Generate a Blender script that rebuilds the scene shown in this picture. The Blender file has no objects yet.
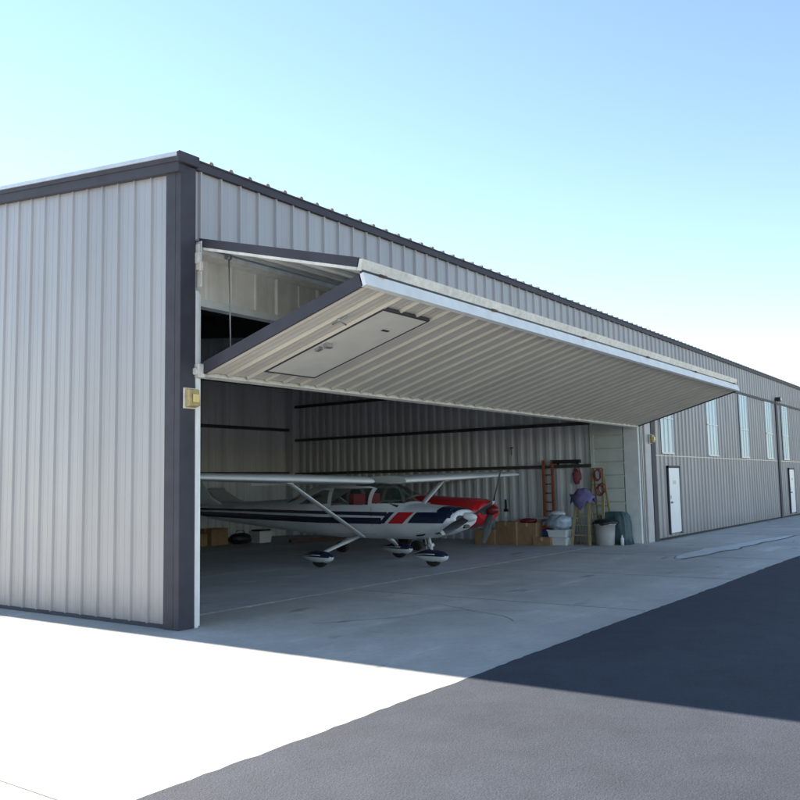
import bpy, math, random
from mathutils import Vector
random.seed(7)
S = bpy.context.scene
C = S.collection
# ---------------------------------------------------------------- materials
def mat(name, col, rough=.5, metal=0., noise=None, bump=None, spec=.5, streak=None, trans=0., alpha=1.):
    m = bpy.data.materials.new(name); m.use_nodes = True
    N = m.node_tree.nodes; L = m.node_tree.links; b = N['Principled BSDF']
    b.inputs['Base Color'].default_value = (*col, 1); b.inputs['Roughness'].default_value = rough
    b.inputs['Metallic'].default_value = metal; b.inputs['Specular IOR Level'].default_value = spec
    if trans: b.inputs['Transmission Weight'].default_value = trans
    if alpha < 1: b.inputs['Alpha'].default_value = alpha
    tc = N.new('ShaderNodeTexCoord'); src = None
    if noise:                       # list of (scale, amount, stretch)
        for sc, amt, st in noise:
            mp = N.new('ShaderNodeMapping'); mp.inputs['Scale'].default_value = st
            L.new(tc.outputs['Object'], mp.inputs['Vector'])
            nz = N.new('ShaderNodeTexNoise'); nz.inputs['Scale'].default_value = sc; nz.inputs['Detail'].default_value = 5
            L.new(mp.outputs[0], nz.inputs['Vector'])
            mr = N.new('ShaderNodeMapRange'); mr.inputs['From Min'].default_value = .3; mr.inputs['From Max'].default_value = .7
            mr.inputs['To Min'].default_value = 1-amt; mr.inputs['To Max'].default_value = 1+amt
            L.new(nz.outputs['Fac'], mr.inputs['Value'])
            mx = N.new('ShaderNodeMix'); mx.data_type = 'RGBA'; mx.blend_type = 'MULTIPLY'; mx.inputs['Factor'].default_value = 1
            if src is None: mx.inputs['A'].default_value = (*col, 1)
            else: L.new(src, mx.inputs['A'])
            L.new(mr.outputs[0], mx.inputs['B']); src = mx.outputs['Result']
        L.new(src, b.inputs['Base Color'])
    if bump:
        nz = N.new('ShaderNodeTexNoise'); nz.inputs['Scale'].default_value = bump[0]; nz.inputs['Detail'].default_value = 6
        L.new(tc.outputs['Object'], nz.inputs['Vector'])
        bp = N.new('ShaderNodeBump'); bp.inputs['Strength'].default_value = bump[1]; bp.inputs['Distance'].default_value = bump[2]
        L.new(nz.outputs['Fac'], bp.inputs['Height']); L.new(bp.outputs[0], b.inputs['Normal'])
    return m, (src, b, N, L, tc)
V = (1, 1, 1); ST = (1, 1, .05)
M = {}
def mm(k, *a, **kw): M[k] = mat(k, *a, **kw)[0]
def sheeting(name, col, rough, metal):
    # painted steel sheeting: each ~1 m sheet a shade different, faint runs, splash dirt low down
    m, (src, b, N, L, tc) = mat(name, col, rough, metal, noise=[(1.2,.05,ST),(7,.035,ST),(.5,.05,V)], bump=(1.1,.16,.03))
    sp = N.new('ShaderNodeSeparateXYZ'); L.new(tc.outputs['Object'], sp.inputs[0])
    def mth(op, a, c=None):
        n = N.new('ShaderNodeMath'); n.operation = op
        for i, v in enumerate((a, c)):
            if v is None: continue
            if isinstance(v, (int, float)): n.inputs[i].default_value = v
            else: L.new(v, n.inputs[i])
        return n.outputs[0]
    k = mth('FLOOR', mth('DIVIDE', mth('ADD', sp.outputs[0], sp.outputs[1]), 1.056))
    wn = N.new('ShaderNodeTexWhiteNoise'); wn.noise_dimensions = '1D'; L.new(k, wn.inputs['W'])
    f1 = mth('ADD', mth('MULTIPLY', wn.outputs['Value'], .07), .965)
    nz = N.new('ShaderNodeTexNoise'); nz.inputs['Scale'].default_value = 6; L.new(tc.outputs['Object'], nz.inputs['Vector'])
    low = mth('MULTIPLY', mth('MAXIMUM', mth('SUBTRACT', .55, sp.outputs[2]), 0), mth('MULTIPLY', nz.outputs['Fac'], .75))
    f2 = mth('SUBTRACT', 1, low)
    mx = N.new('ShaderNodeMix'); mx.data_type = 'RGBA'; mx.blend_type = 'MULTIPLY'; mx.inputs['Factor'].default_value = 1
    L.new(src, mx.inputs['A']); L.new(mth('MULTIPLY', f1, f2), mx.inputs['B']); L.new(mx.outputs['Result'], b.inputs['Base Color'])
    M[name] = m
sheeting('panel_paint', (.315,.308,.318), .42, .25)
mm('interior_panel', (.58,.605,.63), .45, noise=[(2,.12,ST),(9,.06,ST)], bump=(1.3,.2,.03))
mm('door_skin', (.55,.525,.47), .42, noise=[(1.5,.06,(1,.2,.2)),(9,.05,(1,.2,.2))], bump=(1.1,.2,.03))
mm('dark_trim', (.048,.047,.06), .6, spec=.22, noise=[(3,.15,V)], bump=(2,.2,.02))
mm('cap_metal', (.50,.52,.54), .35, metal=.3, noise=[(4,.1,V)])
mm('white_frame', (.62,.60,.55), .5, noise=[(3,.10,V),(14,.14,V)])
mm('jamb_paint', (.66,.68,.68), .5, noise=[(5,.08,V)])
mm('column_beige', (.42,.40,.40), .5, noise=[(5,.08,V)])
mm('liner', (.80,.79,.74), .55, noise=[(1.8,.16,V),(8,.1,ST)])
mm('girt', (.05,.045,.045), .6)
mm('steel', (.35,.36,.37), .4, metal=.7)
mm('rust', (.10,.055,.035), .8, noise=[(20,.4,V)])
mm('roofing', (.16,.15,.15), .5)
mm('translucent', (.40,.52,.57), .25, noise=[(1.5,.12,ST)])
mm('sill_white', (.6,.6,.6), .4)
mm('door_white', (.74,.75,.76), .4, noise=[(4,.04,V)])
mm('door_cream', (.68,.66,.60), .45, noise=[(4,.05,V)])
mm('yellow_box', (.36,.28,.12), .5, noise=[(9,.25,V)])
mm('lens', (.6,.45,.15), .25)
mm('aero_white', (.62,.64,.66), .28, noise=[(2,.05,V)])
mm('aero_navy', (.012,.018,.045), .25)
mm('aero_red', (.46,.014,.018), .28)
mm('aero_darkred', (.16,.012,.014), .35)
mm('glass_dark', (.03,.06,.045), .05, spec=.8, alpha=.42)
mm('seat_red', (.30,.02,.03), .8)
mm('rubber', (.02,.02,.02), .8)
mm('cardboard', (.26,.165,.09), .85, noise=[(6,.15,V)])
mm('tape', (.45,.33,.18), .4)
mm('plastic_white', (.62,.66,.68), .4)
mm('plastic_clear', (.38,.46,.54), .2, bump=(9,.8,.05), noise=[(6,.35,V)])
mm('plastic_blue', (.03,.09,.28), .35)
mm('plastic_red', (.40,.03,.03), .4)
mm('plastic_black', (.015,.015,.017), .35, bump=(12,.8,.04))
mm('can_grey', (.36,.36,.35), .5, noise=[(6,.1,V)])
mm('orange_paint', (.28,.085,.05), .5, noise=[(6,.1,V)])
mm('wood', (.30,.24,.13), .7, noise=[(4,.2,(1,1,.2))])
mm('purple_cloth', (.14,.12,.26), .9, bump=(8,.6,.04), noise=[(7,.2,V)])
mm('red_cloth', (.27,.07,.09), .8, noise=[(7,.3,V)])
mm('tarp', (.035,.075,.085), .6, bump=(4,.8,.06), noise=[(4,.25,V)])
mm('louvre', (.52,.56,.52), .5, noise=[(3,.08,V)])
mm('black', (.015,.015,.016), .5)
mm('hose_green', (.03,.12,.06), .5)
# concrete: mottled, with stains and control joints every few metres
def concrete(name, col, joint=3.05):
    m, (src, b, N, L, tc) = mat(name, col, .62, noise=[(.35,.13,V),(2.2,.09,V),(14,.07,V),(.25,.10,(.25,2.5,1))], bump=(40,.25,.01), spec=.35)
    # dark oil stains
    mp = N.new('ShaderNodeMapping'); mp.inputs['Scale'].default_value = (.55, 1.5, 1); L.new(tc.outputs['Object'], mp.inputs[0])
    nz = N.new('ShaderNodeTexNoise'); nz.inputs['Scale'].default_value = 1.3; nz.inputs['Detail'].default_value = 3; L.new(mp.outputs[0], nz.inputs[0])
    r = N.new('ShaderNodeMapRange'); r.inputs[1].default_value = .66; r.inputs[2].default_value = .72; r.inputs[3].default_value = 1; r.inputs[4].default_value = .60
    L.new(nz.outputs['Fac'], r.inputs[0])
    x1 = N.new('ShaderNodeMix'); x1.data_type = 'RGBA'; x1.blend_type = 'MULTIPLY'; x1.inputs['Factor'].default_value = 1
    L.new(src, x1.inputs['A']); L.new(r.outputs[0], x1.inputs['B'])
    # pale lime / wear streaks
    nz2 = N.new('ShaderNodeTexNoise'); nz2.inputs['Scale'].default_value = .9; nz2.inputs['Detail'].default_value = 8; nz2.inputs['Roughness'].default_value = .7
    mp2 = N.new('ShaderNodeMapping'); mp2.inputs['Scale'].default_value = (.35, 1.6, 1); mp2.inputs['Location'].default_value = (4, 9, 0)
    L.new(tc.outputs['Object'], mp2.inputs[0]); L.new(mp2.outputs[0], nz2.inputs[0])
    r2 = N.new('ShaderNodeMapRange'); r2.inputs[1].default_value = .56; r2.inputs[2].default_value = .72; r2.inputs[3].default_value = 1; r2.inputs[4].default_value = 1.35
    L.new(nz2.outputs['Fac'], r2.inputs[0])
    x2 = N.new('ShaderNodeMix'); x2.data_type = 'RGBA'; x2.blend_type = 'MULTIPLY'; x2.inputs['Factor'].default_value = 1
    L.new(x1.outputs['Result'], x2.inputs['A']); L.new(r2.outputs[0], x2.inputs['B'])
    L.new(x2.outputs['Result'], b.inputs['Base Color'])
    M[name] = m
concrete('concrete', (.43,.41,.375)); concrete('floor_concrete', (.41,.41,.41))
mm('asphalt', (.036,.041,.053), .85, noise=[(.4,.15,V),(3,.12,V),(60,.25,V)], bump=(90,.5,.012), spec=.3)
mm('patch_concrete', (.58,.58,.56), .7, noise=[(3,.1,V),(20,.08,V)])
mm('joint', (.16,.16,.155), .9)
mm('threshold', (.62,.62,.60), .55, noise=[(3,.25,V),(12,.2,V)])
mm('soil', (.22,.19,.13), .95, noise=[(.05,.2,V),(1,.2,V)])

# ---------------------------------------------------------------- mesh builder
class MB:
    def __init__(s): s.v = []; s.f = []; s.m = []; s.sm = []; s.cm = 0; s.cs = False
    def mat(s, i): s.cm = i; return s
    def smooth(s, b=True): s.cs = b; return s
    def face(s, idx): s.f.append(idx); s.m.append(s.cm); s.sm.append(s.cs)
    def poly(s, pts):
        n = len(s.v); s.v += [tuple(p) for p in pts]; s.face(list(range(n, n+len(pts)))); return s
    def box(s, a, b):
        (x0,y0,z0),(x1,y1,z1) = a, b; x0,x1 = min(x0,x1),max(x0,x1); y0,y1 = min(y0,y1),max(y0,y1); z0,z1 = min(z0,z1),max(z0,z1)
        n = len(s.v); s.v += [(x0,y0,z0),(x1,y0,z0),(x1,y1,z0),(x0,y1,z0),(x0,y0,z1),(x1,y0,z1),(x1,y1,z1),(x0,y1,z1)]
        for q in ((0,3,2,1),(4,5,6,7),(0,1,5,4),(1,2,6,5),(2,3,7,6),(3,0,4,7)): s.face([n+i for i in q])
        return s
    def hexa(s, P):   # eight points, bottom four then top four
        n = len(s.v); s.v += [tuple(p) for p in P]
        for q in ((0,3,2,1),(4,5,6,7),(0,1,5,4),(1,2,6,5),(2,3,7,6),(3,0,4,7)): s.face([n+i for i in q])
        return s
    def rings(s, R, closed=True, caps=True):
        n0 = len(s.v); k = len(R[0])
        for r in R: s.v += [tuple(p) for p in r]
        for i in range(len(R)-1):
            for j in range(k if closed else k-1):
                a = n0+i*k+j; b = n0+i*k+(j+1)%k; s.face([a, b, b+k, a+k])
        if caps and closed:
            o = s.cs; s.cs = False
            s.face([n0+j for j in range(k)][::-1]); s.face([n0+(len(R)-1)*k+j for j in range(k)]); s.cs = o
        return s
    def tube(s, pts, r, k=8, caps=True):
        pts = [Vector(p) for p in pts]; rs = r if isinstance(r, (list, tuple)) else [r]*len(pts); R = []
        for i, p in enumerate(pts):
            d = (pts[min(i+1, len(pts)-1)]-pts[max(i-1, 0)]).normalized()
            up = Vector((0,0,1)) if abs(d.z) < .95 else Vector((1,0,0)); a = d.cross(up).normalized(); b = d.cross(a)
            R.append([p+a*math.cos(t)*rs[i]+b*math.sin(t)*rs[i] for t in [2*math.pi*j/k for j in range(k)]])
        o = s.cs; s.cs = True; s.rings(R, True, caps); s.cs = o; return s
    def beam(s, p, q, w, h):    # rectangular bar p to q, width w sideways, h up
        p, q = Vector(p), Vector(q); d = (q-p).normalized(); up = Vector((0,0,1)) if abs(d.z) < .95 else Vector((0,1,0))
        a = d.cross(up).normalized()*w/2; b = a.cross(d).normalized()*h/2
        return s.hexa([p-a-b, p+a-b, q+a-b, q-a-b, p-a+b, p+a+b, q+a+b, q-a+b])
    def build(s, name, mats, parent=None, bevel=0., **tags):
        me = bpy.data.meshes.new(name); me.from_pydata(s.v, [], s.f)
        for k in (mats if isinstance(mats, (list, tuple)) else [mats]): me.materials.append(M[k])
        for p, mi, sm in zip(me.polygons, s.m, s.sm): p.material_index = mi; p.use_smooth = sm
        me.update()
        o = bpy.data.objects.new(name, me); C.objects.link(o)
        if parent: o.parent = parent
        if bevel:
            b = o.modifiers.new('bevel', 'BEVEL'); b.width = bevel; b.segments = 2; b.limit_method = 'ANGLE'
        for k, v in tags.items(): o[k] = v
        return o
def thing(name, label, cat, loc=(0,0,0), rz=0, group=None):
    o = bpy.data.objects.new(name, None); C.objects.link(o); o.location = loc; o.rotation_euler = (0,0,rz)
    o.empty_display_size = .3
    o['label'] = label; o['category'] = cat
    if group: o['group'] = group
    return o

# corrugated sheet: profile along u (unit), sheet runs from bot(u) to top(u) along v; depth along n
PR = [(.0,0),(.30,0),(.315,.004),(.345,.004),(.36,0),(.62,0),(.635,.004),(.665,.004),(.68,0),(.84,0),(.885,.036),(.955,.036),(1.,0)]
DEEP = [(.0,0),(.36,0),(.48,.085),(.84,.085),(.96,0)]
def corr(mb, o, u, v, n, L, bot, top, pitch=.352, prof=PR, phase=0., amp=1., skip=None):
    o, u, v, n = Vector(o), Vector(u), Vector(v), Vector(n)
    fb = bot if callable(bot) else (lambda t: bot); ft = top if callable(top) else (lambda t: top)
    P = []; k = -1
    while k*pitch+phase < L+pitch:
        for f, d in prof:
            t = (k+f)*pitch+phase
            if 0 < t < L: P.append((t, d*amp))
        k += 1
    def at(t):
        f = ((t-phase)/pitch) % 1.0
        q = [(a, b) for a, b in prof]+[(1.+prof[0][0], prof[0][1])]
        for (a, b), (c, d) in zip(q, q[1:]):
            if a <= f <= c and c > a: return (b+(d-b)*(f-a)/(c-a))*amp
        return 0
    P = [(0, at(1e-6))]+P+[(L, at(L-1e-6))]
    n0 = len(mb.v)
    for t, d in P:
        mb.v.append(tuple(o+u*t+v*fb(t)+n*d)); mb.v.append(tuple(o+u*t+v*ft(t)+n*d))
    for i in range(len(P)-1):
        if skip and skip((P[i][0]+P[i+1][0])/2): continue
        mb.face([n0+2*i, n0+2*i+2, n0+2*i+3, n0+2*i+1])
X, Y, Z = Vector((1,0,0)), Vector((0,1,0)), Vector((0,0,1))
SL = .11; RIDGE = 13.3; DEP = 26.6; LEN = 64.
def roofz(y): return 5.95+SL*(y if y < RIDGE else DEP-y)

# ---------------------------------------------------------------- ground
def sheet(name, mats, pts, z, lab=None, t=.3):
    mb = MB(); mb.poly([(x, y, z) for x, y in pts]); return mb.build(name, mats, kind='structure')
sheet('ground', 'soil', [(-900,-900),(900,-900),(900,900),(-900,900)], -.03)
sheet('concrete_apron', 'concrete', [(-60,-5),(90,-5),(90,.78),(-.0,.78),(0,60),(-60,60)], 0.)
sheet('hangar_floor', 'floor_concrete', [(0.02,.78),(LEN,.78),(LEN,DEP),(.02,DEP)], -.001)
# asphalt taxi lane, its edge slightly ragged
pts = []; x = -60
while x < 90: pts.append((x, -4.36+random.uniform(-.010,.010)+.012*math.sin(x*.7)+.004*math.sin(x*3.1))); x += .11
pts += [(90,-4.36),(90,-11.5),(-60,-11.5)]
sheet('asphalt_taxiway', 'asphalt', pts, .004)
sheet('bounce_apron', 'concrete', [(-60,-11.5),(90,-11.5),(90,-60),(-60,-60)], 0.)  # unseen concrete behind the camera, brought closer to bounce more sun into the bay
# threshold groove strip along the doors
mb = MB()
for x0 in range(0, 34): mb.poly([(x0*.5+.3,.70+random.uniform(-.02,.02),.004),(x0*.5+.8,.70+random.uniform(-.02,.02),.004),(x0*.5+.8,.80,.004),(x0*.5+.3,.80,.004)])
mb.build('threshold_strip', 'threshold', kind='structure')
# control joints
mb = MB()
for xx in [4.2+4.15*i for i in range(11)]+[-4.2,-8.4,-12.6]: mb.box((xx-.004,-4.3,-.01),(xx+.004,.66 if xx > 0 else 40,.003))
for yy in (3.2,7.4,11.6): mb.box((-50,yy,-.01),(-.35,yy+.016,.0034))
mb.build('control_joints', 'joint', kind='structure')
mb = MB(); rc = random.Random(21)
for (x, y, a, n) in ((1.2,-1.1,-.5,16),(5.6,-.4,-1.2,14),(9.2,-3.9,1.9,13),(2.6,-3.2,.3,15),(13.,-.6,-.9,10),(17.5,-3.4,.25,14)):
    for i in range(n):
        a += rc.uniform(-.45,.45); a -= .15*(i % 2)-.07; w_ = .005*(1-.6*i/n)+.002; x2, y2 = x+.2*math.cos(a), y+.2*math.sin(a)
        if y2 < -4.2 or y2 > .6: break
        dx, dy = -math.sin(a)*w_, math.cos(a)*w_
        mb.poly([(x-dx,y-dy,.0025),(x2-dx,y2-dy,.0025),(x2+dx,y2+dy,.0025),(x+dx,y+dy,.0025)]); x, y = x2, y2
mb.build('apron_cracks', 'joint', kind='structure')
# ragged pale repair in the apron with a dark lower edge
up = [(11.9,-2.15),(12.5,-2.02),(13.3,-1.95),(14.2,-2.0),(14.8,-1.92),(15.3,-2.12),(16.1,-2.2),(17.2,-2.28),(18.3,-2.4),(19.4,-2.55),(20.6,-2.72)]
lo = [(20.7,-2.82),(19.3,-2.86),(18.2,-2.8),(17.4,-2.66),(16.4,-2.72),(15.6,-2.6),(14.9,-2.72),(14.2,-2.5),(13.2,-2.52),(12.4,-2.42),(11.7,-2.3)]
sheet('apron_repair_edge', 'joint', [(x+random.uniform(-.03,.03), y+.02) for x, y in up]+[(x-.03, y-.07+random.uniform(-.03,.01)) for x, y in lo], .004)
sheet('apron_repair', 'patch_concrete', up+lo, .008)

# ---------------------------------------------------------------- hangar
HG = thing('hangar', 'long grey corrugated metal hangar with dark trim and one raised folding door', 'hangar')
# side wall (left), ribs out towards -X
mb = MB(); corr(mb, (0,.22,0), Y, Z, -X, DEP-.22, .045, lambda t: roofz(t+.22)-.12, phase=.05, amp=.6); mb.build('side_wall', 'panel_paint', HG)
mb = MB(); mb.box((-.02,.25,.0),(.05,DEP,.05)); mb.build('base_flashing', 'dark_trim', HG)
# concrete kerb under the wall
mb = MB(); corr(mb, (0,DEP,0), X, Z, Y, LEN, 0, 5.9); mb.build('rear_wall', 'panel_paint', HG)
mb = MB(); corr(mb, (LEN,0,0), Y, Z, X, DEP, 0, lambda t: roofz(t)-.1); mb.build('far_side_wall', 'panel_paint', HG)
# corner trim (L section)
mb = MB(); mb.box((-.045,-.045,0),(.20,.06,5.86)); mb.box((-.045,.06,0),(.02,.25,5.83)); mb.build('corner_trim', 'dark_trim', HG, bevel=.008)
# front wall band above doors
mb = MB(); corr(mb, (.20,0,0), X, Z, -Y, LEN-.20, 4.92, 5.88, phase=.13); mb.build('front_wall', 'panel_paint', HG)
mb = MB(); mb.box((.2,.06,4.86),(LEN,.12,5.9)); mb.build('front_wall_backing', 'interior_panel', HG)
# fascia and rib ends
mb = MB(); mb.box((.2,-.06,5.85),(LEN,.0,5.955)); mb.box((.2,-.075,5.955),(LEN,.1,5.975)); mb.build('eave_fascia', 'dark_trim', HG)
mb = MB(); k = 0
while .43+.352*k < LEN:
    x = .43+.352*k; mb.hexa([(x-.045,-.085,5.965),(x+.045,-.085,5.965),(x+.045,RIDGE,roofz(RIDGE)),(x-.045,RIDGE,roofz(RIDGE)),(x-.02,-.085,6.005),(x+.02,-.085,6.005),(x+.02,RIDGE,roofz(RIDGE)+.05),(x-.02,RIDGE,roofz(RIDGE)+.05)]); k += 1
mb.build('roof_ribs', 'roofing', HG)
mb = MB()
for (a, b) in ((-.02,RIDGE),(RIDGE,DEP)):
    z0, z1 = roofz(a)+.01, roofz(b)+.01
    mb.hexa([(.03,a,z0-.06),(LEN,a,z0-.06),(LEN,b,z1-.06),(.03,b,z1-.06),(.03,a,z0),(LEN,a,z0),(LEN,b,z1),(.03,b,z1)])
mb.build('roof', 'roofing', HG)
# rake trim: dark band with light cap
def rake(mb, x0, x1, lo, hi, ya=-.05):
    for a, b in ((ya, RIDGE), (RIDGE, DEP+.05)):
        za, zb = roofz(max(a,0)), roofz(min(b,DEP)); mb.hexa([(x0,a,za+lo),(x1,a,za+lo),(x1,b,zb+lo),(x0,b,zb+lo),(x0,a,za+hi),(x1,a,za+hi),(x1,b,zb+hi),(x0,b,zb+hi)])
mb = MB(); rake(mb, -.09, .03, -.20, -.07); rake(mb, -.11, .03, -.07, -.01); mb.build('rake_trim', 'dark_trim', HG)
mb = MB(); rake(mb, -.13, .04, -.01, .045); mb.build('rake_cap', 'cap_metal', HG)
mb = MB(); mb.box((-.135,-.11,5.86),(.205,-.05,5.998)); mb.build('corner_cap', 'dark_trim', HG, bevel=.008)

# interior of the first bay
WX = 16.0; BY = 12.98
mb = MB(); corr(mb, (.12,BY,0), X, Z, -Y, WX-.12, 0, lambda t: roofz(BY)-.1, pitch=.31, prof=DEEP, amp=.6); mb.build('bay_rear_wall', 'interior_panel', HG)
mb = MB(); corr(mb, (WX,.5,0), Y, Z, -X, BY-.5, 0, lambda t: roofz(t+.5)-.1, pitch=.31, prof=DEEP, phase=.2); mb.build('partition_wall', 'interior_panel', HG)
mb = MB(); corr(mb, (.1,.3,0), Y, Z, X, BY-.3, 0, lambda t: roofz(t+.3)-.1, prof=DEEP); mb.build('inner_side_wall', 'interior_panel', HG)
for z in (2.18, 3.72, 5.25):
    mb = MB(); mb.box((.2,BY-.19,z-.05),(WX-.1,BY-.045,z+.05)); mb.build('girt', 'girt', HG)
for z in (2.15, 3.35, 4.55):
    mb = MB(); mb.box((WX-.21,1.4,z-.045),(WX-.092,BY-.2,z+.045)); mb.build('girt', 'girt', HG)
mb = MB(); mb.box((WX-.32,BY-.34,0),(WX-.02,BY-.02,6.9)); mb.build('steel_column', 'interior_panel', HG)
for yy in (2.5, 5, 7.5, 10, 12.4):
    mb = MB(); z = roofz(yy)-.25; mb.box((.15,yy-.04,z-.1),(WX-.06,yy+.04,z+.12)); mb.build('purlin', 'girt', HG)
for xx in (5.4, 10.7):
    mb = MB(); mb.hexa([(xx-.09,.4,5.2),(xx+.09,.4,5.2),(xx+.09,BY-.2,6.4),(xx-.09,BY-.2,6.4),(xx-.09,.4,5.6),(xx+.09,.4,5.6),(xx+.09,BY-.2,6.95),(xx-.09,BY-.2,6.95)]); mb.build('rafter', 'girt', HG)
# light horizontally lapped lining near the front of the partition
mb = MB(); corr(mb, (WX-.10,.46,0), Z, Y, -X, 4.8, 0, .86, pitch=.37, prof=[(0,0),(.1,.045),(.88,.05),(.9,.0),(1,0)]); mb.build('lapped_lining', 'louvre', HG)
for v in mb.v: pass
mb = MB(); mb.box((WX-.16,1.32,0),(WX-.03,1.42,4.9)); mb.build('lining_edge', 'louvre', HG)
# right door jamb column, boxed
mb = MB(); mb.box((WX-.1,.04,0),(16.22,.46,4.85)); mb.build('door_column', 'jamb_paint', HG, bevel=.01)
mb = MB(); mb.box((16.10,.0,0),(16.15,.03,4.85)); mb.box((16.0,.005,0),(16.04,.035,4.85)); mb.build('door_guide', 'steel', HG)
mb = MB(); mb.box((16.24,-.03,0),(16.70,.3,4.86)); mb.build('front_column', 'column_beige', HG, bevel=.01)
mb = MB(); mb.box((16.72,-.045,0),(17.03,.3,4.90)); mb.build('door_post', 'dark_trim', HG, bevel=.008)
# left jamb
mb = MB(); mb.box((.205,-.05,.0),(.262,.12,4.25)); mb.build('door_jamb', 'jamb_paint', HG, bevel=.006)
mb = MB(); mb.box((.262,-.03,.02),(.30,.12,4.22)); mb.build('jamb_guide', 'liner', HG)
mb = MB(); mb.box((.205,-.10,4.52),(.235,-.0,4.86)); mb.box((.20,-.14,4.5),(.25,-.10,4.62)); mb.box((.18,-.13,4.60),(.23,-.05,4.74)); mb.box((.24,-.11,4.3),(.255,-.0,4.9)); mb.build('hinge_bracket', 'white_frame', HG, bevel=.006)
# header lining behind the upper leaf
mb = MB(); corr(mb, (.26,.30,0), X, Z, -Y, WX-.3, 4.22, 5.0, pitch=.92, prof=[(0,0),(.44,0),(.46,.012),(.50,.012),(.52,0),(.9,0),(.93,.03),(.97,.03)]); mb.build('header_lining', 'liner', HG)
mb = MB(); mb.box((.26,.18,4.12),(WX-.05,.34,4.22)); mb.build('header_beam', 'jamb_paint', HG)
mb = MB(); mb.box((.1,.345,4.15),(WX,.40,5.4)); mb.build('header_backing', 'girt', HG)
mb = MB(); mb.box((.262,.02,4.78),(WX-.05,.30,4.84)); mb.build('header_top', 'liner', HG)

# ---- raised folding door: two leaves
DX0, DX1 = .27, 15.68
def leafpt(B, F, t, d, x):          # t along the leaf from hinge B to fold F, d = offset along n
    B, F = Vector((0,*B)), Vector((0,*F)); u = (F-B).normalized(); n = Vector((1,0,0)).cross(u)
    return Vector((x,0,0))+B+u*t+n*d, u, n
def leaf(name, B, F, sign, skin, B_inner_frames=True):
    Bv, Fv = Vector((0,*B)), Vector((0,*F)); Ln = (Fv-Bv).length; u = (Fv-Bv).normalized(); n = Vector((1,0,0)).cross(u)
    if n.z*sign < 0: n = -n           # n = outward normal of the outer skin
    mb = MB(); corr(mb, Vector((DX0+.03,0,0))+Bv, X, u, n, DX1-DX0-.06, .055, Ln-.04, phase=.12)
    inner = -n*.10
    o = mb.build(name, skin, HG)
    def bar(nm, m, x0, x1, t0, t1, d0, d1, par=o, bev=0):
        b = MB(); P = []
        for dd in (d0, d1):
            for (xx, tt) in ((x0,t0),(x1,t0),(x1,t1),(x0,t1)): P.append(Vector((xx,0,0))+Bv+u*tt+n*dd)
        b.hexa(P); return b.build(nm, m, par, bevel=bev)
    return o, Ln, u, n, Bv, bar
# lower leaf: outer skin faces down and forward
lo_, LL, lu, ln, lB, lbar = leaf('lower_door_leaf', (-.02,3.19), (-2.72,3.97), -1, 'door_skin')
lbar('edge_trim', 'dark_trim', DX0, DX0+.03, .05, LL-.02, -.105, .045)
lbar('edge_trim', 'dark_trim', DX1-.03, DX1, .05, LL-.02, -.105, .045)
lbar('bottom_rail', 'white_frame', DX0-.02, DX1, -.05, .03, -.07, .050)
lbar('fold_rail', 'jamb_paint', DX0, DX1, LL-.035, LL+.03, -.10, .05)
lbar('inner_skin', 'liner', DX0+.03, DX1-.03, .05, LL-.05, -.09, -.08)
for t in (.5, 1.4, 2.3): lbar('leaf_girt', 'cap_metal', DX0+.03, DX1-.03, t-.03, t+.03, -.10, -.092)
# upper leaf: outer skin faces up
up_, UL, uu, un, uB, ubar = leaf('upper_door_leaf', (-.02,4.905), (-2.68,4.195), 1, 'panel_paint')
ubar('edge_trim', 'dark_trim', DX0, DX0+.03, .0, UL-.02, -.06, .05)
ubar('edge_trim', 'dark_trim', DX1-.03, DX1, .0, UL-.02, -.06, .05)
ubar('frame_angle', 'white_frame', DX0, DX0+.05, .02, UL-.03, -.095, -.062)
ubar('fold_rail', 'white_frame', DX0, DX1, UL-.035, UL+.03, -.095, .04)
ubar('inner_skin', 'liner', DX0+.05, DX1-.05, .03, UL-.04, -.055, -.045)
for t in (.55, 1.3, 2.05): ubar('leaf_girt', 'cap_metal', DX0+.05, DX1-.03, t-.05, t+.05, -.092, -.058)
for xx in [3.2+3.1*i for i in range(4)]: ubar('leaf_stile', 'cap_metal', xx-.05, xx+.05, .03, UL-.05, -.09, -.058)
ubar('hinge_strip', 'dark_trim', DX0+.03, DX1, -.03, .03, -.0, .03)
# dark hinges and rusty knuckles at the fold
for xx in (.55, 3.1, 6.1, 9.1, 12.1, 15.2):
    b = MB(); p = Vector((xx,-2.745,4.085)); b.tube([p, p+Vector((.12,0,0))], .016, 8); b.build('hinge_knuckle', 'rust', lo_)
b = MB(); b.box((DX0+.02,-2.70,4.055),(DX1-.02,-2.66,4.11)); b.build('fold_seal', 'black', lo_)
# white corner block at lower left
b = MB(); b.box((.19,-.12,3.12),(.30,.03,3.30)); b.tube([(.16,-.07,3.2),(.22,-.07,3.2)],.05,10); b.build('guide_roller', 'white_frame', lo_, bevel=.012)
# personnel door set in lower leaf
def door_on_leaf(x0, x1, t0, t1):
    lbar('door_frame', 'dark_trim', x0-.03, x0, t0-.03, t1+.03, .0, .046); lbar('door_frame', 'dark_trim', x1, x1+.03, t0-.03, t1+.03, .0, .046)
    lbar('door_frame', 'dark_trim', x0, x1, t0-.03, t0, .0, .046); lbar('door_frame', 'dark_trim', x0, x1, t1, t1+.03, .0, .046)
    d = lbar('personnel_door', 'door_cream', x0, x1, t0, t1, .0, .042)
    lbar('door_lock', 'steel', x0+.06, x0+.13, (t0+t1)/2-.20, (t0+t1)/2-.12, .04, .08)
    lbar('door_handle', 'steel', x0+.05, x0+.17, (t0+t1)/2-.04, (t0+t1)/2+.02, .04, .10)
    lbar('door_plate', 'black', x1-.42, x1-.28, t1-.45, t1-.41, .04, .046)
door_on_leaf(1.12, 2.06, .40, 2.42)
b = MB()
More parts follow.
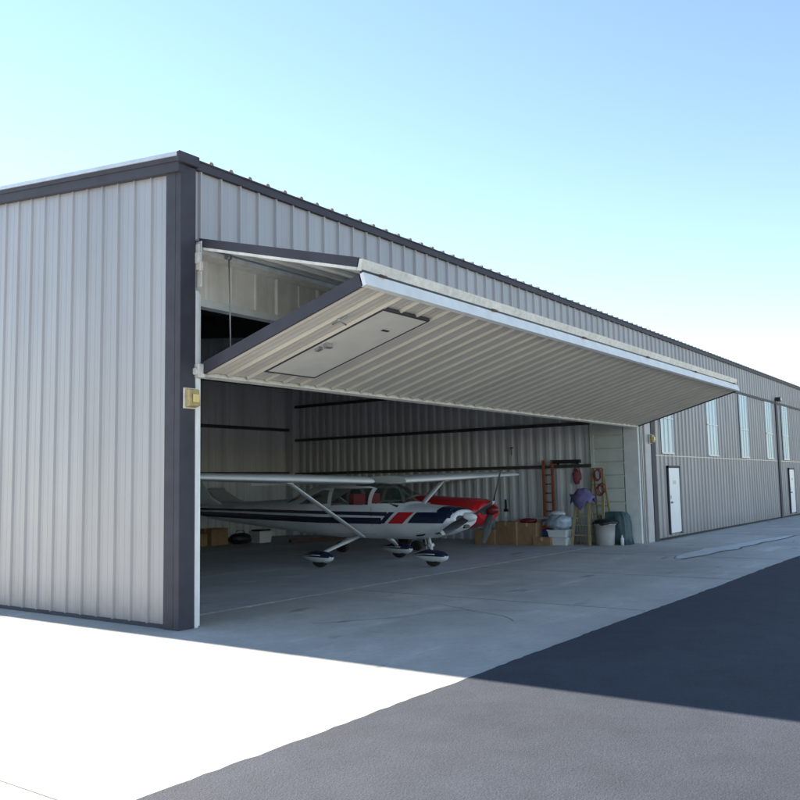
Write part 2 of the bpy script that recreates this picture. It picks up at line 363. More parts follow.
p, q = lB+lu*1.9+ln*.06, lB+lu*2.15+ln*.06
b.tube([p+X*.75, q+X*.74],.012,6); b.tube([lB+lu*2.05+ln*.06+X*.68, lB+lu*2.02+ln*.10+X*.86],.012,6); b.build('latch_bar', 'steel', lo_)
# lift cables
for xx in (.76, 5.6, 10.5, 15.2):
    b = MB(); b.tube([(xx,-.06,4.80),(xx,-.10,3.34)],.011,6); b.build('lift_cable', 'steel', HG)
    b = MB(); b.tube([(xx-.03,-.05,4.80),(xx+.03,-.05,4.80)],.04,12); b.build('cable_pulley', 'steel', HG)
    b = MB(); b.box((xx-.03,-.13,3.30),(xx+.03,-.07,3.40)); b.build('cable_anchor', 'steel', HG)
    b = MB(); b.tube([(xx-.16,-.02,3.36),(xx-.08,-.02,3.36)],.07,12); b.build('cable_sheave', 'jamb_paint', HG)
b = MB(); b.box((2.2,.12,4.03),(2.32,.2,4.14)); b.build('limit_switch', 'white_frame', HG)

# ---- closed doors of the neighbouring bays
def closed_bay(x0, x1, wins, pd):
    mb = MB()
    corr(mb, (x0,-.0,0), X, Z, -Y, x1-x0, .06, 2.395, phase=.1)
    corr(mb, (x0,-.0,0), X, Z, -Y, x1-x0, 2.42, 4.84, phase=.1)
    d = mb.build('closed_bifold_door', 'panel_paint', HG)
    b = MB(); b.box((x0,.005,0.05),(x1,.05,4.85)); b.build('door_backing', 'interior_panel', d)
    b = MB(); b.box((x0,-.02,2.393),(x1,.0,2.422)); b.build('fold_joint', 'steel', d)
    b = MB(); b.box((x0,-.03,.01),(x1,.0,.06)); b.build('bottom_rubber', 'rubber', d)
    b = MB(); b.box((x0,-.05,4.84),(x1,.0,4.93)); b.build('head_trim', 'dark_trim', d)
    for (a, c) in wins:
        b = MB(); corr(b, (a,-.042,0), X, Z, -Y, c-a, 2.50, 4.825, pitch=.352, phase=.1-(a-x0), amp=.6); w = b.build('translucent_window', 'translucent', d)
        b = MB(); b.box((a,-.065,2.46),(c,-.03,2.505)); b.build('sill', 'sill_white', w)
        b = MB(); b.box((a,-.070,3.50),(c,-.045,3.53)); b.build('lap_strip', 'sill_white', w)
    a, c = pd
    f = MB(); f.box((a-.07,-.075,.12),(a,-.03,2.12)); f.box((c,-.075,.12),(c+.07,-.03,2.12)); f.box((a-.07,-.075,2.05),(c+.07,-.03,2.12)); fr = f.build('door_frame', 'dark_trim', d)
    b = MB(); b.box((a,-.07,.17),(c,-.03,2.05)); b.build('personnel_door', 'door_white', d)
    b = MB(); b.tube([(a+.1,-.07,1.05),(a+.1,-.13,1.05)],.03,10); b.build('door_handle', 'steel', d)
    b = MB(); b.box((a+.07,-.08,1.15),(a+.13,-.07,1.25)); b.build('door_lock', 'steel', d)
    b = MB(); b.box((a+.35,-.076,1.58),(a+.58,-.07,1.68)); b.build('door_notice', 'steel', d)
    return d
closed_bay(17.06, 32.05, [(17.55,18.6),(22.1,23.25),(26.2,27.35),(30.2,31.3)], (17.98,18.9))
mb = MB(); mb.box((32.07,-.06,0),(32.42,.2,4.93)); mb.build('door_post', 'dark_trim', HG, bevel=.008)
closed_bay(32.45, 47.6, [(33.1,34.2),(37.6,38.6),(42.0,43.0),(46,46.9)], (33.9,34.8))
mb = MB(); mb.box((47.62,-.06,0),(47.97,.2,4.93)); mb.build('door_post', 'dark_trim', HG, bevel=.008)
closed_bay(48.0, 63.6, [(48.6,49.5),(53.1,54.1),(57.5,58.5),(61.5,62.4)], (49.4,50.3))

# wall lamps
def wall_lamp(loc, label):
    t = thing('wall_lamp', label, 'lamp', loc)
    b = MB(); b.box((-.10,-.03,-.13),(.10,.0,.13)); b.build('back_plate', 'white_frame', t, bevel=.006)
    b = MB(); b.hexa([(-.085,-.12,-.10),(.085,-.12,-.10),(.085,-.03,-.12),(-.085,-.03,-.12),(-.085,-.10,.11),(.085,-.10,.11),(.085,-.03,.12),(-.085,-.03,.12)]); b.build('housing', 'yellow_box', t, bevel=.01)
    b = MB(); b.box((-.04,-.135,-.06),(.06,-.115,.05)); b.build('lens', 'lens', t, bevel=.01)
wall_lamp((.10,-.045,2.85), 'yellowish box lamp on the dark corner trim beside the open door')
wall_lamp((16.6,-.045,2.86), 'small yellowish box lamp on the column right of the open door')
t = thing('flood_lamp', 'small dark lamp above the dark post between the closed doors', 'lamp', (32.2,-.06,5.03))
b = MB(); b.box((-.16,-.2,-.08),(.16,.0,.09)); b.build('housing', 'black', t, bevel=.02)
b = MB(); b.box((-.12,-.212,-.05),(.12,-.2,.06)); b.build('lens', 'steel', t)

# ---------------------------------------------------------------- aircraft
SX, SY, SZ = 1.22, 1.05, .86
ST_ = [ # x, halfwidth, zb, zt, exponent
 (-.30,.36,.98,1.36,2.3),(-.42,.45,.88,1.43,2.4),(-.62,.50,.79,1.46,2.5),(-.95,.53,.70,1.49,2.6),(-1.32,.55,.66,1.53,2.7),(-1.50,.555,.655,1.62,2.6),
 (-1.72,.56,.65,1.80,2.5),(-1.95,.56,.645,1.98,2.6),(-2.15,.56,.64,2.05,2.8),(-2.7,.56,.64,2.08,3.0),(-3.2,.55,.66,2.08,3.0),(-3.55,.53,.69,2.04,2.7),
 (-3.9,.48,.71,1.90,2.4),(-4.35,.42,.76,1.67,2.3),(-5.0,.36,.83,1.59,2.3),(-6.0,.27,.94,1.53,2.3),(-7.0,.17,1.06,1.48,2.2),(-7.8,.06,1.27,1.43,2.),(-8.15,.02,1.33,1.40,2.)]
def sec(x):
    if x >= ST_[0][0]: return ST_[0][1:]
    for a, b in zip(ST_, ST_[1:]):
        if b[0] <= x <= a[0]:
            f = (a[0]-x)/(a[0]-b[0]); return tuple(p+(q-p)*f for p, q in zip(a[1:], b[1:]))
    return ST_[-1][1:]
def side(x, z, off=0):   # half width of the hull at x,z
    w, zb, zt, n = sec(x); h = (zt-zb)/2; c = (zt+zb)/2; k = min(1, abs((z-c)/h))
    return w*(1-k**n)**(1/n)+off
SHIFT = [0.]
NOSE = [0.]
def T(p):
    if NOSE[0] and p[2] > .6:
        f = max(0., min(1., (p[0]+1.75)/.5)); p = (p[0], p[1]*(1+.18*f), 1.2+(p[2]-1.2)*(1+.32*f)+.03*f)
    return ((p[0]-SHIFT[0]*max(0., min(1., (-p[0]-.45)/.85)))*SX, p[1]*SY, p[2]*SZ)
def strip(mb, x0, x1, zl, zh, sgn, off=.007, N=44, K=6):   # patch on the hull side between two curves
    n0 = len(mb.v)
    for i in range(N+1):
        x = x0+(x1-x0)*i/N
        for k in range(K+1):
            z = zl(x)+(zh(x)-zl(x))*k/K; mb.v.append(T((x, sgn*side(x,z,off), z)))
    for i in range(N):
        for k in range(K):
            a = n0+i*(K+1)+k; q = [a, a+1, a+K+2, a+K+1]; mb.face(q if sgn > 0 else q[::-1])
def lin(x0, z0, x1, z1): return lambda x: z0+(z1-z0)*(x-x0)/(x1-x0)
def tri_up(mb): pass
def wheel_set(t, loc, cols, leg_from, nose=False):
    x, y, _ = loc; r = .17 if not nose else .15
    b = MB(); b.smooth()
    R = []
    for k in range(9):
        a = math.pi*k/8; yy = .065*math.cos(a); rr = r-.045*(1-math.sin(a)); R.append([T((x+rr*math.cos(q), y+yy, r*1.08+rr*math.sin(q))) for q in [2*math.pi*j/20 for j in range(20)]])
    b.rings(R); w = b.build('wheel', 'rubber', t)
    if cols.get('bare'): leg_only = True
    else: leg_only = False
    # teardrop wheel fairing: white below, coloured above with a thin white line
    b = MB(); b.smooth()
    prof = [(.34,.02,.24,.27),(.31,.07,.18,.33),(.22,.105,.135,.385),(.05,.125,.11,.42),(-.12,.12,.115,.42),(-.28,.09,.16,.375),(-.42,.045,.215,.31),(-.50,.01,.25,.27)]
    R = []; K = 16
    for (dx, w_, z0, z1) in prof:
        c, h = (z0+z1)/2, (z1-z0)/2; R.append([T((x+dx*.9, y+w_*math.cos(q), c+h*math.sin(q))) for q in [2*math.pi*j/K for j in range(K)]])
    n0 = len(b.v)
    b.rings(R)
    if not leg_only:
        o = b.build('wheel_fairing', [cols['base'], cols['trim']], w)
        for p in o.data.polygons:
            if p.center.z > .265*SZ+.01: p.material_index = 1
    b = MB()
    for s in (-1, 1):
        b.tube([T((x+dx, y+s*w_, z)) for dx, w_, z in ((.1,.122,.315),(-.1,.118,.315),(-.25,.095,.30),(-.36,.06,.285))], .009, 6)
    if not leg_only: b.build('fairing_stripe', 'aero_white', w)
    b = MB(); b.smooth()
    if nose: b.tube([T((x-.1,y,.75)), T((x-.02,y,.34))], [.04,.03], 10); b.beam(T((x-.16,y-.03,.72)), T((x-.12,y-.03,.42)), .02, .02); b.tube([T((x-.04,y-.05,.52)),T((x-.04,y+.05,.52))],.045,10)
    else:
        R = []
        for (px, py, pz, w_, h_) in ((leg_from[0], leg_from[1], leg_from[2], .085,.04), ((leg_from[0]+x)/2,(leg_from[1]*.45+y*.55),.50,.06,.028),(x-.02,y-(.05 if y > 0 else -.05),.33,.045,.024)):
            R.append([T((px+w_*math.cos(q), py+h_*.3*math.cos(q), pz+h_*math.sin(q)*1.4)) for q in [2*math.pi*j/10 for j in range(10)]])
        b.rings(R)
    b.build('gear_leg', cols['base'], t)
def airplane(loc, rz, label, cols, shift=0., span=5.45, navy=True, blade=.3, group=None, fin=2.66, wx=0.):
    SHIFT[0] = shift; NOSE[0] = 0. if navy else 1.
    t = thing('light_aircraft', label, 'airplane', loc, rz, group)
    # hull, with open window cut-outs
    mb = MB(); mb.smooth(); K = 168; R = []
    xs = []
    for a, b in zip(ST_, ST_[1:]):
        n = max(1, int((a[0]-b[0])/(.025 if a[0] > -4.3 else .2))); xs += [a[0]+(b[0]-a[0])*i/n for i in range(n)]
    xs.append(ST_[-1][0])
    for x in xs:
        w, zb, zt, n = sec(x); h = (zt-zb)/2; c = (zt+zb)/2; ring = []
        for j in range(K):
            q = 2*math.pi*j/K; cs, sn = math.cos(q), math.sin(q)
            ring.append(T((x, w*math.copysign(abs(cs)**(2/n), cs), c+h*math.copysign(abs(sn)**(2/n), sn))))
        R.append(ring)
    def hi2(x): return 1.90-.36*max(0,(-x-3.25)/.6)**1.1
    def hole(x, z, y, q):
        w, zb, zt, n = sec(x); top = math.degrees(math.asin(min(1, abs(math.sin(q)))))
        if math.sin(q) <= 0: return False
        if -1.97 < x < -1.42: return z > 1.54 and top > (60 if x > -1.46 else 0)
        if -2.5 < x < -1.99: return top > 58 or (x < -2.06 and 1.51 < z < 1.925)
        if -2.94 < x <= -2.5: return 1.51 < z < 1.925
        if -3.84 < x < -3.06: return 1.53 < z < hi2(x)-.005
        if -4.34 < x < -3.96: return top > 40
        return False
    n0 = len(mb.v)
    for r_ in R: mb.v += [tuple(p) for p in r_]
    for i in range(len(R)-1):
        for j in range(K):
            q = 2*math.pi*(j+.5)/K; a = n0+i*K+j; b_ = n0+i*K+(j+1)%K; pz = (mb.v[a][2]+mb.v[b_][2])/2/SZ
            if hole((xs[i]+xs[i+1])/2, pz, 0, q): continue
            mb.face([a, b_, b_+K, a+K])
    mb.face([n0+j for j in range(K)][::-1])
    # painted side bands
    for s in (-1, 1):
        if navy:
            mb.mat(1); strip(mb, -1.62, -7.6, lin(-1.6,1.24,-7.6,1.345), lin(-1.6,1.335,-7.6,1.40), s)
            strip(mb, -1.75, -7.3, lambda x: 1.04+.11*max(0,(-x-3.2)/4.1)**1.2, lambda x: 1.195+.10*max(0,(-x-3.2)/4.1), s)
            mb.mat(2); 
            n0 = len(mb.v)
            def para(xa, xb, lean, z0, z1):
                n0 = len(mb.v); N = 6
                for i in range(N+1):
                    f = i/N; z = z0+(z1-z0)*f
                    for k in range(13):
                        x = xa+(xb-xa)*k/12+lean*f; mb.v.append(T((x, s*side(x,z,.009), z)))
                for i in range(N):
                    for k in range(12):
                        a = n0+i*13+k; mb.face([a,a+1,a+14,a+13])
            para(-1.60,-1.28,.22,1.06,1.335); mb.mat(1); para(-1.17,-.48,.16,1.08,1.335); para(-.62,-.36,.0,1.20,1.40)
            para(-1.80,-1.68,.22,1.06,1.335)
        else:
            mb.mat(2); strip(mb, -.31, -1.35, lambda x: sec(x)[1]+.03, lambda x: sec(x)[2]-.06, s); strip(mb, -1.35, -3.3, lin(-1.3,1.15,-3,1.22), lambda x: 1.47, s)
            strip(mb, -3.0, -7.8, lin(-3,1.40,-7.8,1.36), lin(-3,1.50,-7.8,1.42), s)
            mb.mat(1); strip(mb, -3.0, -7.6, lin(-3,1.28,-7.6,1.30), lin(-3,1.32,-7.6,1.325), s)
    mb.mat(0)
    fus = mb.build('fuselage', [cols['base'], 'aero_navy', 'aero_red'], t)
    if not navy:
        for p in fus.data.polygons:
            if p.center.x > -1.40*SX: p.material_index = 2
    # cowl top colour / anti glare
    b = MB(); b.smooth(); n0 = len(b.v); N = 10; KK = 10
    for i in range(N+1):
        x = -.34-cols['cowl_len']*i/N; w, zb, zt, n = sec(x); h = (zt-zb)/2; c = (zt+zb)/2
        for k in range(KK+1):
            q = math.radians(38+104*k/KK); cs, sn = math.cos(q), math.sin(q)
            b.v.append(T((x, w*1.008*math.copysign(abs(cs)**(2/n), cs), c+h*1.014*abs(sn)**(2/n))))
    for i in range(N):
        for k in range(KK): a = n0+i*(KK+1)+k; b.face([a,a+1,a+KK+2,a+KK+1])
    b.build('cowling_top', cols['cowl'], fus)
    # cowl front: inlets, nose bowl ring
    b = MB(); b.smooth()
    for s in (-1, 1): b.rings([[T((-.285+dx, s*.20+rr*1.2*math.cos(q), 1.18+rr*.75*math.sin(q))) for q in [2*math.pi*j/16 for j in range(16)]] for dx, rr in ((-.05,.11),(.0,.10))])
    b.rings([[T((-.275+dx, rr*math.cos(q), .99+rr*.5*math.sin(q))) for q in [2*math.pi*j/12 for j in range(12)]] for dx, rr in ((-.05,.10),(.0,.09))])
    b.build('air_inlet', 'black', fus)
    b = MB(); b.smooth()
    for (xx, zz) in ((-.62,.86),(-.98,.80)):
        for s in (-1, 1): b.rings([[T((xx+.10*math.cos(q), s*(side(xx,zz)+d), zz+.035*math.sin(q)+.02*math.cos(q))) for q in [2*math.pi*j/12 for j in range(12)]] for d in (-.03,.006)])
    b.tube([T((-1.05,-.22,.66)), T((-1.0,-.25,.52))], .03, 8); b.build('cowl_vent', 'black', fus)
    # windows along the side
    for s in (-1, 1):
        for (xa, xb, tl, th, kk) in ((-2.05,-2.95,1.50,1.93,0),(-3.05,-3.85,1.52,1.90,1)):
            b = MB(); b.smooth()
            hi = (lambda x, th=th: th-.0) if kk == 0 else (lambda x: 1.90-.36*max(0,(-x-3.25)/.6)**1.1)
            lo2 = (lambda x, tl=tl: tl)
            if kk == 0: xa2 = xa
            strip(b, xa, xb, lo2, hi, s, .008, 10, 4); b.build('side_window', 'glass_dark', fus)
            b = MB()
            for zz in (0, 1):
                b.tube([T((x, s*side(x, (hi(x) if zz else lo2(x)), .010), (hi(x) if zz else lo2(x)))) for x in [xa+(xb-xa)*i/8 for i in range(9)]], .010, 6)
            b.build('window_frame', cols['base'], fus)
        b = MB()   # door seam lines
        for xx in (-1.98, -3.0): b.tube([T((xx, s*side(xx, z, .002), z)) for z in (.78,1.0,1.25,1.45)], .004, 5)
        b.tube([T((xx, s*side(xx, .78, .002), .78)) for xx in (-1.98,-2.5,-3.0)], .004, 5); b.build('door_seam', 'black', fus)
    # windshield and rear window (over the top)
    def over(nm, x0, x1, a0, a1, mt='glass_dark', sc=1.008):
        b = MB(); b.smooth(); n0 = len(b.v); N = 10; KK = 14
        for i in range(N+1):
            x = x0+(x1-x0)*i/N; w, zb, zt, n = sec(x); h = (zt-zb)/2; c = (zt+zb)/2
            A0 = a0(x) if callable(a0) else a0
            for k in range(KK+1):
                q = math.radians(A0+(180-2*A0)*k/KK); cs, sn = math.cos(q), math.sin(q)
                b.v.append(T((x, w*sc*math.copysign(abs(cs)**(2/n), cs), c+h*(sc+.002)*abs(sn)**(2/n))))
        for i in range(N):
            for k in range(KK): a = n0+i*(KK+1)+k; b.face([a,a+1,a+KK+2,a+KK+1])
        return b.build(nm, mt, fus)
    def ws0(x):
        w, zb, zt, n = sec(x); h = (zt-zb)/2; c = (zt+zb)/2; return math.degrees(math.asin(min(.97, max(.1, (1.535-c)/h))**(n/2)))
    over('windshield', -1.40, -1.97, lambda x: ws0(x), 0)
    over('skylight', -1.99, -2.5, 58, 0)
    over('rear_window', -3.95, -4.35, lambda x: 35+10*(-x-3.95), 0)
    b = MB(); b.box(T((-2.5,-.42,1.0)), T((-2.62,-.06,1.78))); b.box(T((-2.5,.06,1.0)), T((-2.62,.42,1.78))); b.build('seat_backs', 'seat_red', fus)
    b = MB(); b.hexa([T(p) for p in ((-1.45,-.5,1.2),(-1.45,.5,1.2),(-1.7,.5,1.2),(-1.7,-.5,1.2),(-1.45,-.46,1.50),(-1.45,.46,1.50),(-1.7,.48,1.56),(-1.7,-.48,1.56))]); b.build('instrument_panel', 'black', fus)
    b = MB(); b.box(T((-1.5,-.5,.95)), T((-4.2,.5,.99))) if 0 else b.box(T((-1.5,-.42,.95)), T((-3.9,.42,.99))); b.build('cabin_floor', 'black', fus)
    # wings
    for s in (-1, 1):
        b = MB(); b.smooth(); R = []
        AF = [(0,0),(.02,.035),(.08,.07),(.25,.095),(.5,.085),(.8,.04),(1,.004),(1,-.004),(.7,-.022),(.35,-.034),(.1,-.032),(.02,-.02)]
        for (yy, le, ch, th) in ((.50,-1.92,1.66,1.),(.56,-1.93,1.66,1.),(2.6,-1.95,1.63,1.),(span-.12,-2.12,1.18,.95),(span-.03,-2.16,1.10,.7),(span,-2.22,.98,.3)):
            zz = 2.06+.032*yy; R.append([T((le+wx-cx*ch, s*yy, zz+cz*ch*th)) for cx, cz in AF])
        b.rings(R); wg = b.build('wing', cols['base'], t)
        b = MB(); b.box(T((-3.20+wx,s*.7,2.035)), T((-3.205+wx,s*2.5,2.15))); b.build('flap_seam', 'steel', wg)
        b = MB(); b.smooth(); R = []
        p0, p1 = Vector(T((-2.2+wx*.5,s*.50,.70))), Vector(T((-2.35+wx,s*2.45,2.10)))
        for f in (0, .03, .5, .97, 1):
            c = p0.lerp(p1, f); k = 1. if .02 < f < .98 else .75; R.append([c+Vector((.085*k*math.cos(q), 0, .028*k*math.sin(q)+.0)) for q in [2*math.pi*j/12 for j in range(12)]])
        b.rings(R); b.build('wing_strut', cols['strut'], t)
        b = MB(); b.box(T((-2.25+wx,s*2.38,2.06)), T((-2.50+wx,s*2.55,2.13))); b.build('strut_fitting', cols['strut'], t, bevel=.01)
        # tailplane
        b = MB(); b.smooth(); b.rings([[T((le-cx*ch, s*yy, 1.42+cz*ch*.7)) for cx, cz in AF] for yy, le, ch in ((.05,-7.0,1.15),(1.55,-7.25,.78),(1.68,-7.35,.55))]); b.build('tailplane', cols['base'], t)
    b = MB(); b.smooth(); b.rings([[T((le-cx*ch, cz*ch*.6*(1 if 1 else 0)-.02*0, zz)) for cx, cz in AF] for zz, le, ch in ((1.40,-6.5,1.75),(1.40+(fin-1.4)*.28,-7.05,1.25),(fin-.11,-7.55,.80),(fin,-7.62,.62))]); b.build('fin', cols['tail'], t)
    # propeller and spinner
    b = MB(); b.smooth(); b.rings([[T((x, r*math.cos(q), 1.20+r*math.sin(q))) for q in [2*math.pi*j/16 for j in range(16)]] for x, r in ((-.30,.115),(-.24,.115),(-.17,.095),(-.11,.06),(-.08,.012))]); b.build('spinner', cols['spin'], t)
    pr = MB(); 
    for s in (-1, 1):
        R = []; dy, dz = math.cos(blade)*s, math.sin(blade)*s
        for (r, c, tw) in ((.08,.05,.9),(.2,.075,.75),(.5,.085,.5),(.86,.062,.32),(.95,.04,.28)):
            R.append([T((-.24+c*math.cos(q)*math.sin(tw), dy*r-dz*c*math.cos(q)*math.cos(tw)*1., 1.20+dz*r+dy*c*math.cos(q)*math.cos(tw)+.0)) if 0 else T((-.24+c*math.cos(q)*math.sin(tw)+.012*math.sin(q), dy*r-dz*c*math.cos(q)*math.cos(tw), 1.20+dz*r+dy*c*math.cos(q)*math.cos(tw))) for q in [2*math.pi*j/8 for j in range(8)]])
        pr.mat(0); pr.rings(R[:4]); pr.mat(1); pr.rings(R[3:])
    pr.build('propeller', ['black', 'can_grey' if navy else 'black'], t)
    # gear
    wheel_set(t, (-2.65,-1.25,0), cols, (-2.45,-.42,.70)); wheel_set(t, (-2.65,1.25,0), cols, (-2.45,.42,.70)); wheel_set(t, (-1.0 if navy else -1.5,0,0), cols, None, True)
    # cabin antennae
    b = MB(); b.tube([T((-2.9,0,2.08)), T((-3.0,0,2.35))], .006, 5); b.build('antenna', 'steel', t)
    return t
RZ = math.radians(-90-4.06)+0
# local +x must point to the nose: forward = (sin th, -cos th), th=-4.06deg
RZ = math.atan2(-math.cos(math.radians(-4.06)), math.sin(math.radians(-4.06)))
airplane((7.95,.39,0), RZ, 'white high-wing light aircraft with navy side stripes and a red flash, nearest the door',
         dict(base='aero_white', trim='aero_navy', cowl='aero_navy', cowl_len=.30, strut='aero_white', tail='aero_white', spin='aero_white'), blade=.35)
airplane((11.35,1.8,0), math.radians(-92), 'red-nosed light aircraft parked behind the white and navy one',
         dict(base='aero_white', trim='aero_white', cowl='aero_red', cowl_len=1.0, bare=True, strut='aero_white', tail='aero_white', spin='aero_darkred'), shift=.62, span=4.15, navy=False, blade=1.15, fin=2.0)

# ---------------------------------------------------------------- clutter
def carton(loc, rz, sx, sy, sz, label, cat='box', group=None, m='cardboard', open_=False):
    t = thing('cardboard_box', label, cat, loc, rz, group)
    b = MB(); b.box((-sx/2,-sy/2,0),(sx/2,sy/2,sz)); b.build('carton', m, t, bevel=.006)
    b = MB(); b.box((-sx/2-.002,-.03,sz-.10),(sx/2+.002,.03,sz+.002)); b.build('tape', 'tape', t)
    if open_:
        b = MB()
        for s in (-1, 1): b.hexa([(-sx/2,s*sy/2,sz),(sx/2,s*sy/2,sz),(sx/2,s*(sy/2+.10),sz+.09),(-sx/2,s*(sy/2+.10),sz+.09),(-sx/2,s*sy/2,sz+.005),(sx/2,s*sy/2,sz+.005),(sx/2,s*(sy/2+.10),sz+.095),(-sx/2,s*(sy/2+.10),sz+.095)])
        b.build('flap', m, t)
    return t
G = 'cardboard boxes along the partition wall'
carton((14.35,3.95,0), .05, .42,.62,.42, 'low cardboard box half hidden behind the red aircraft nose', group=G)
carton((14.45,3.30,0), -.04, .45,.66,.63, 'tall cardboard box left of the dark-topped one, by the wall', group=G)
carton((14.55,2.72,0), .06, .45,.55,.60, 'cardboard box with open flaps, third from the aircraft nose', group=G, open_=True)
carton((14.5,2.28,0), .1, .36,.50,.22, 'flat orange-brown cardboard box on the floor left of the white tubs', group=G)
carton((10.95,11.5,0), .08, .72,.5,.50, 'brown cardboard box under the tail of the white aircraft', group='boxes by the rear wall')
carton((10.3,11.6,0), -.1, .55,.5,.36, 'smaller brown cardboard box at the far left by the rear wall', group='boxes by the rear wall')
# dark bag on box, blue crate
def blob(mb, c, r, n=14, m=9, j=.12, seed=1):
    rnd = random.Random(seed); R = []
    for i in range(m):
        a = math.pi*(i+.25)/(m-.5); ring = []
        for k in range(n):
            q = 2*math.pi*k/n; jj = 1+rnd.uniform(-j, j); ring.append((c[0]+r[0]*jj*math.sin(a)*math.cos(q), c[1]+r[1]*jj*math.sin(a)*math.sin(q), c[2]+r[2]*jj*math.cos(a)))
        R.append(ring[::-1])
    mb.smooth(); mb.rings(R)
b = MB(); blob(b, (0,0,.15), (.42,.28,.17), seed=3); o = b.build('duffel_bag', 'plastic_black', label='black duffel bag on the floor beside the brown box under the tail', category='bag'); o.location = (11.75,11.2,0)
h = MB(); h.tube([(-.2,0,.29),(-.12,0,.40),(.12,0,.40),(.2,0,.29)], .012, 6); h.build('strap', 'plastic_black', o)
t = thing('plastic_tub', 'pale tub with dark contents beside the black duffel bag', 'tub', (12.35,10.9,0))
b = MB(); b.hexa([(-.24,-.18,0),(.24,-.18,0),(.24,.18,0),(-.24,.18,0),(-.28,-.22,.34),(.28,-.22,.34),(.28,.22,.34),(-.28,.22,.34)]); b.build('tub', 'plastic_white', t, bevel=.01)
b = MB(); b.box((-.30,-.24,.32),(.30,.24,.36)); b.build('rim', 'plastic_white', t, bevel=.01)
b = MB(); b.box((-.25,-.19,.355),(.25,.19,.41)); b.build('contents', 'plastic_black', t, bevel=.02)
b = MB(); b.beam((0,0,0),(2.2,-.5,0),.14,.09); o = b.build('wooden_plank', 'rust', label='reddish plank lying on the floor behind the aircraft wheels', category='plank'); o.location = (12.6,9.9,.05)
# dark sack on the second box
b = MB(); blob(b, (0,0,.05), (.2,.26,.07), seed=5); o = b.build('folded_cloth', 'aero_darkred', label='dark red folded cloth on top of the open cardboard box', category='cloth'); o.location = (14.55,2.75,.60)
# red and blue cooler
t = thing('cool_box', 'small blue cool box with a red lid behind the flat box', 'cooler', (14.95,2.38,0))
b = MB(); b.box((-.15,-.2,0),(.15,.2,.42)); b.build('body', 'plastic_blue', t, bevel=.02)
b = MB(); b.box((-.16,-.21,.42),(.16,.21,.50)); b.build('lid', 'plastic_red', t, bevel=.02)
b = MB(); b.tube([(0,-.19,.44),(0,-.19,.60),(0,.19,.60),(0,.19,.44)], .012, 6); b.build('handle', 'plastic_white', t)
# white storage tubs, stacked
for i, (z, lb) in enumerate(((0, 'white plastic storage tub on the floor, bottom of its stack'), (.21, 'white plastic storage tub on top of another, under clear plastic sheeting'))):
    t = thing('storage_tub', lb, 'tub', (14.7,1.88+.02*i,z), .05*i, 'stacked white storage tubs')
    b = MB(); b.hexa([(-.20,-.24,0),(.20,-.24,0),(.20,.24,0),(-.20,.24,0),(-.23,-.27,.17),(.23,-.27,.17),(.23,.27,.17),(-.23,.27,.17)]); b.build('tub', 'plastic_white', t, bevel=.01)
    b = MB(); b.box((-.245,-.285,.17),(.245,.285,.205)); b.build('lid', 'plastic_white', t, bevel=.008)
b = MB(); blob(b, (0,0,.2), (.28,.36,.22), j=.2, seed=8); o = b.build('plastic_sheeting', 'plastic_clear', label='crumpled bluish clear plastic sheeting on the white tubs', category='plastic sheet'); o.location = (14.72,1.9,.40)
b = MB(); blob(b, (0,0,.05), (.14,.24,.07), j=.1, seed=9); o = b.build('folded_blanket', 'plastic_white', label='folded pale blanket on top of the clear plastic sheeting', category='blanket'); o.location = (14.72,1.95,.80)
# stepladders
def stepladder(loc, rz, h, m, label, group=None):
    t = thing('stepladder', label, 'ladder', loc, rz, group)
    for s in (-1, 1):
        b = MB(); b.beam((-.30,s*.25,0),(0,s*.15,h),.03,.07); b.build('front_rail', m, t)
        b = MB(); b.beam((.36,s*.22,0),(.03,s*.14,h-.03),.025,.05); b.build('rear_rail', m, t)
    n = int(h/.27)
    for i in range(1, n):
        f = i*.27/h; y = .25-.10*f; b = MB(); b.box((-.30+.30*f-.04,-y,h*f-.012),(-.30+.30*f+.06,y,h*f+.012)); b.build('step', m, t)
    b = MB(); b.box((-.07,-.18,h),(.12,.18,h+.025)); b.build('top_plate', m, t)
    b = MB(); b.beam((.2,-.18,h*.5),(.2,.18,h*.5),.02,.03); b.build('rear_brace', m, t)
    return t
stepladder((14.95,1.30,0), .1, 1.42, 'wood', 'wooden stepladder with a purple cloth over its top', 'stepladders')
stepladder((15.45,1.05,0), -.1, 2.05, 'wood', 'taller wooden stepladder behind the cloth-covered one, red gear hung on it', 'stepladders')
b = MB(); n0 = 0; N = 9
rnd = random.Random(4)
for i in range(N+1):
    for k in range(N+1):
        u_, v_ = i/N*2-1, k/N*2-1; d = abs(v_); z = 1.50-.34*max(0,d-.3)*1.0-.25*max(0,abs(u_)-.3)-.02*math.sin(6*u_+3*v_)
        b.v.append((u_*.20+rnd.uniform(-.01,.01), v_*.33*(1-.15*abs(u_))+rnd.uniform(-.01,.01), z-1.45))
b.smooth()
for i in range(N):
    for k in range(N): a = i*(N+1)+k; b.face([a,a+1,a+N+2,a+N+1])
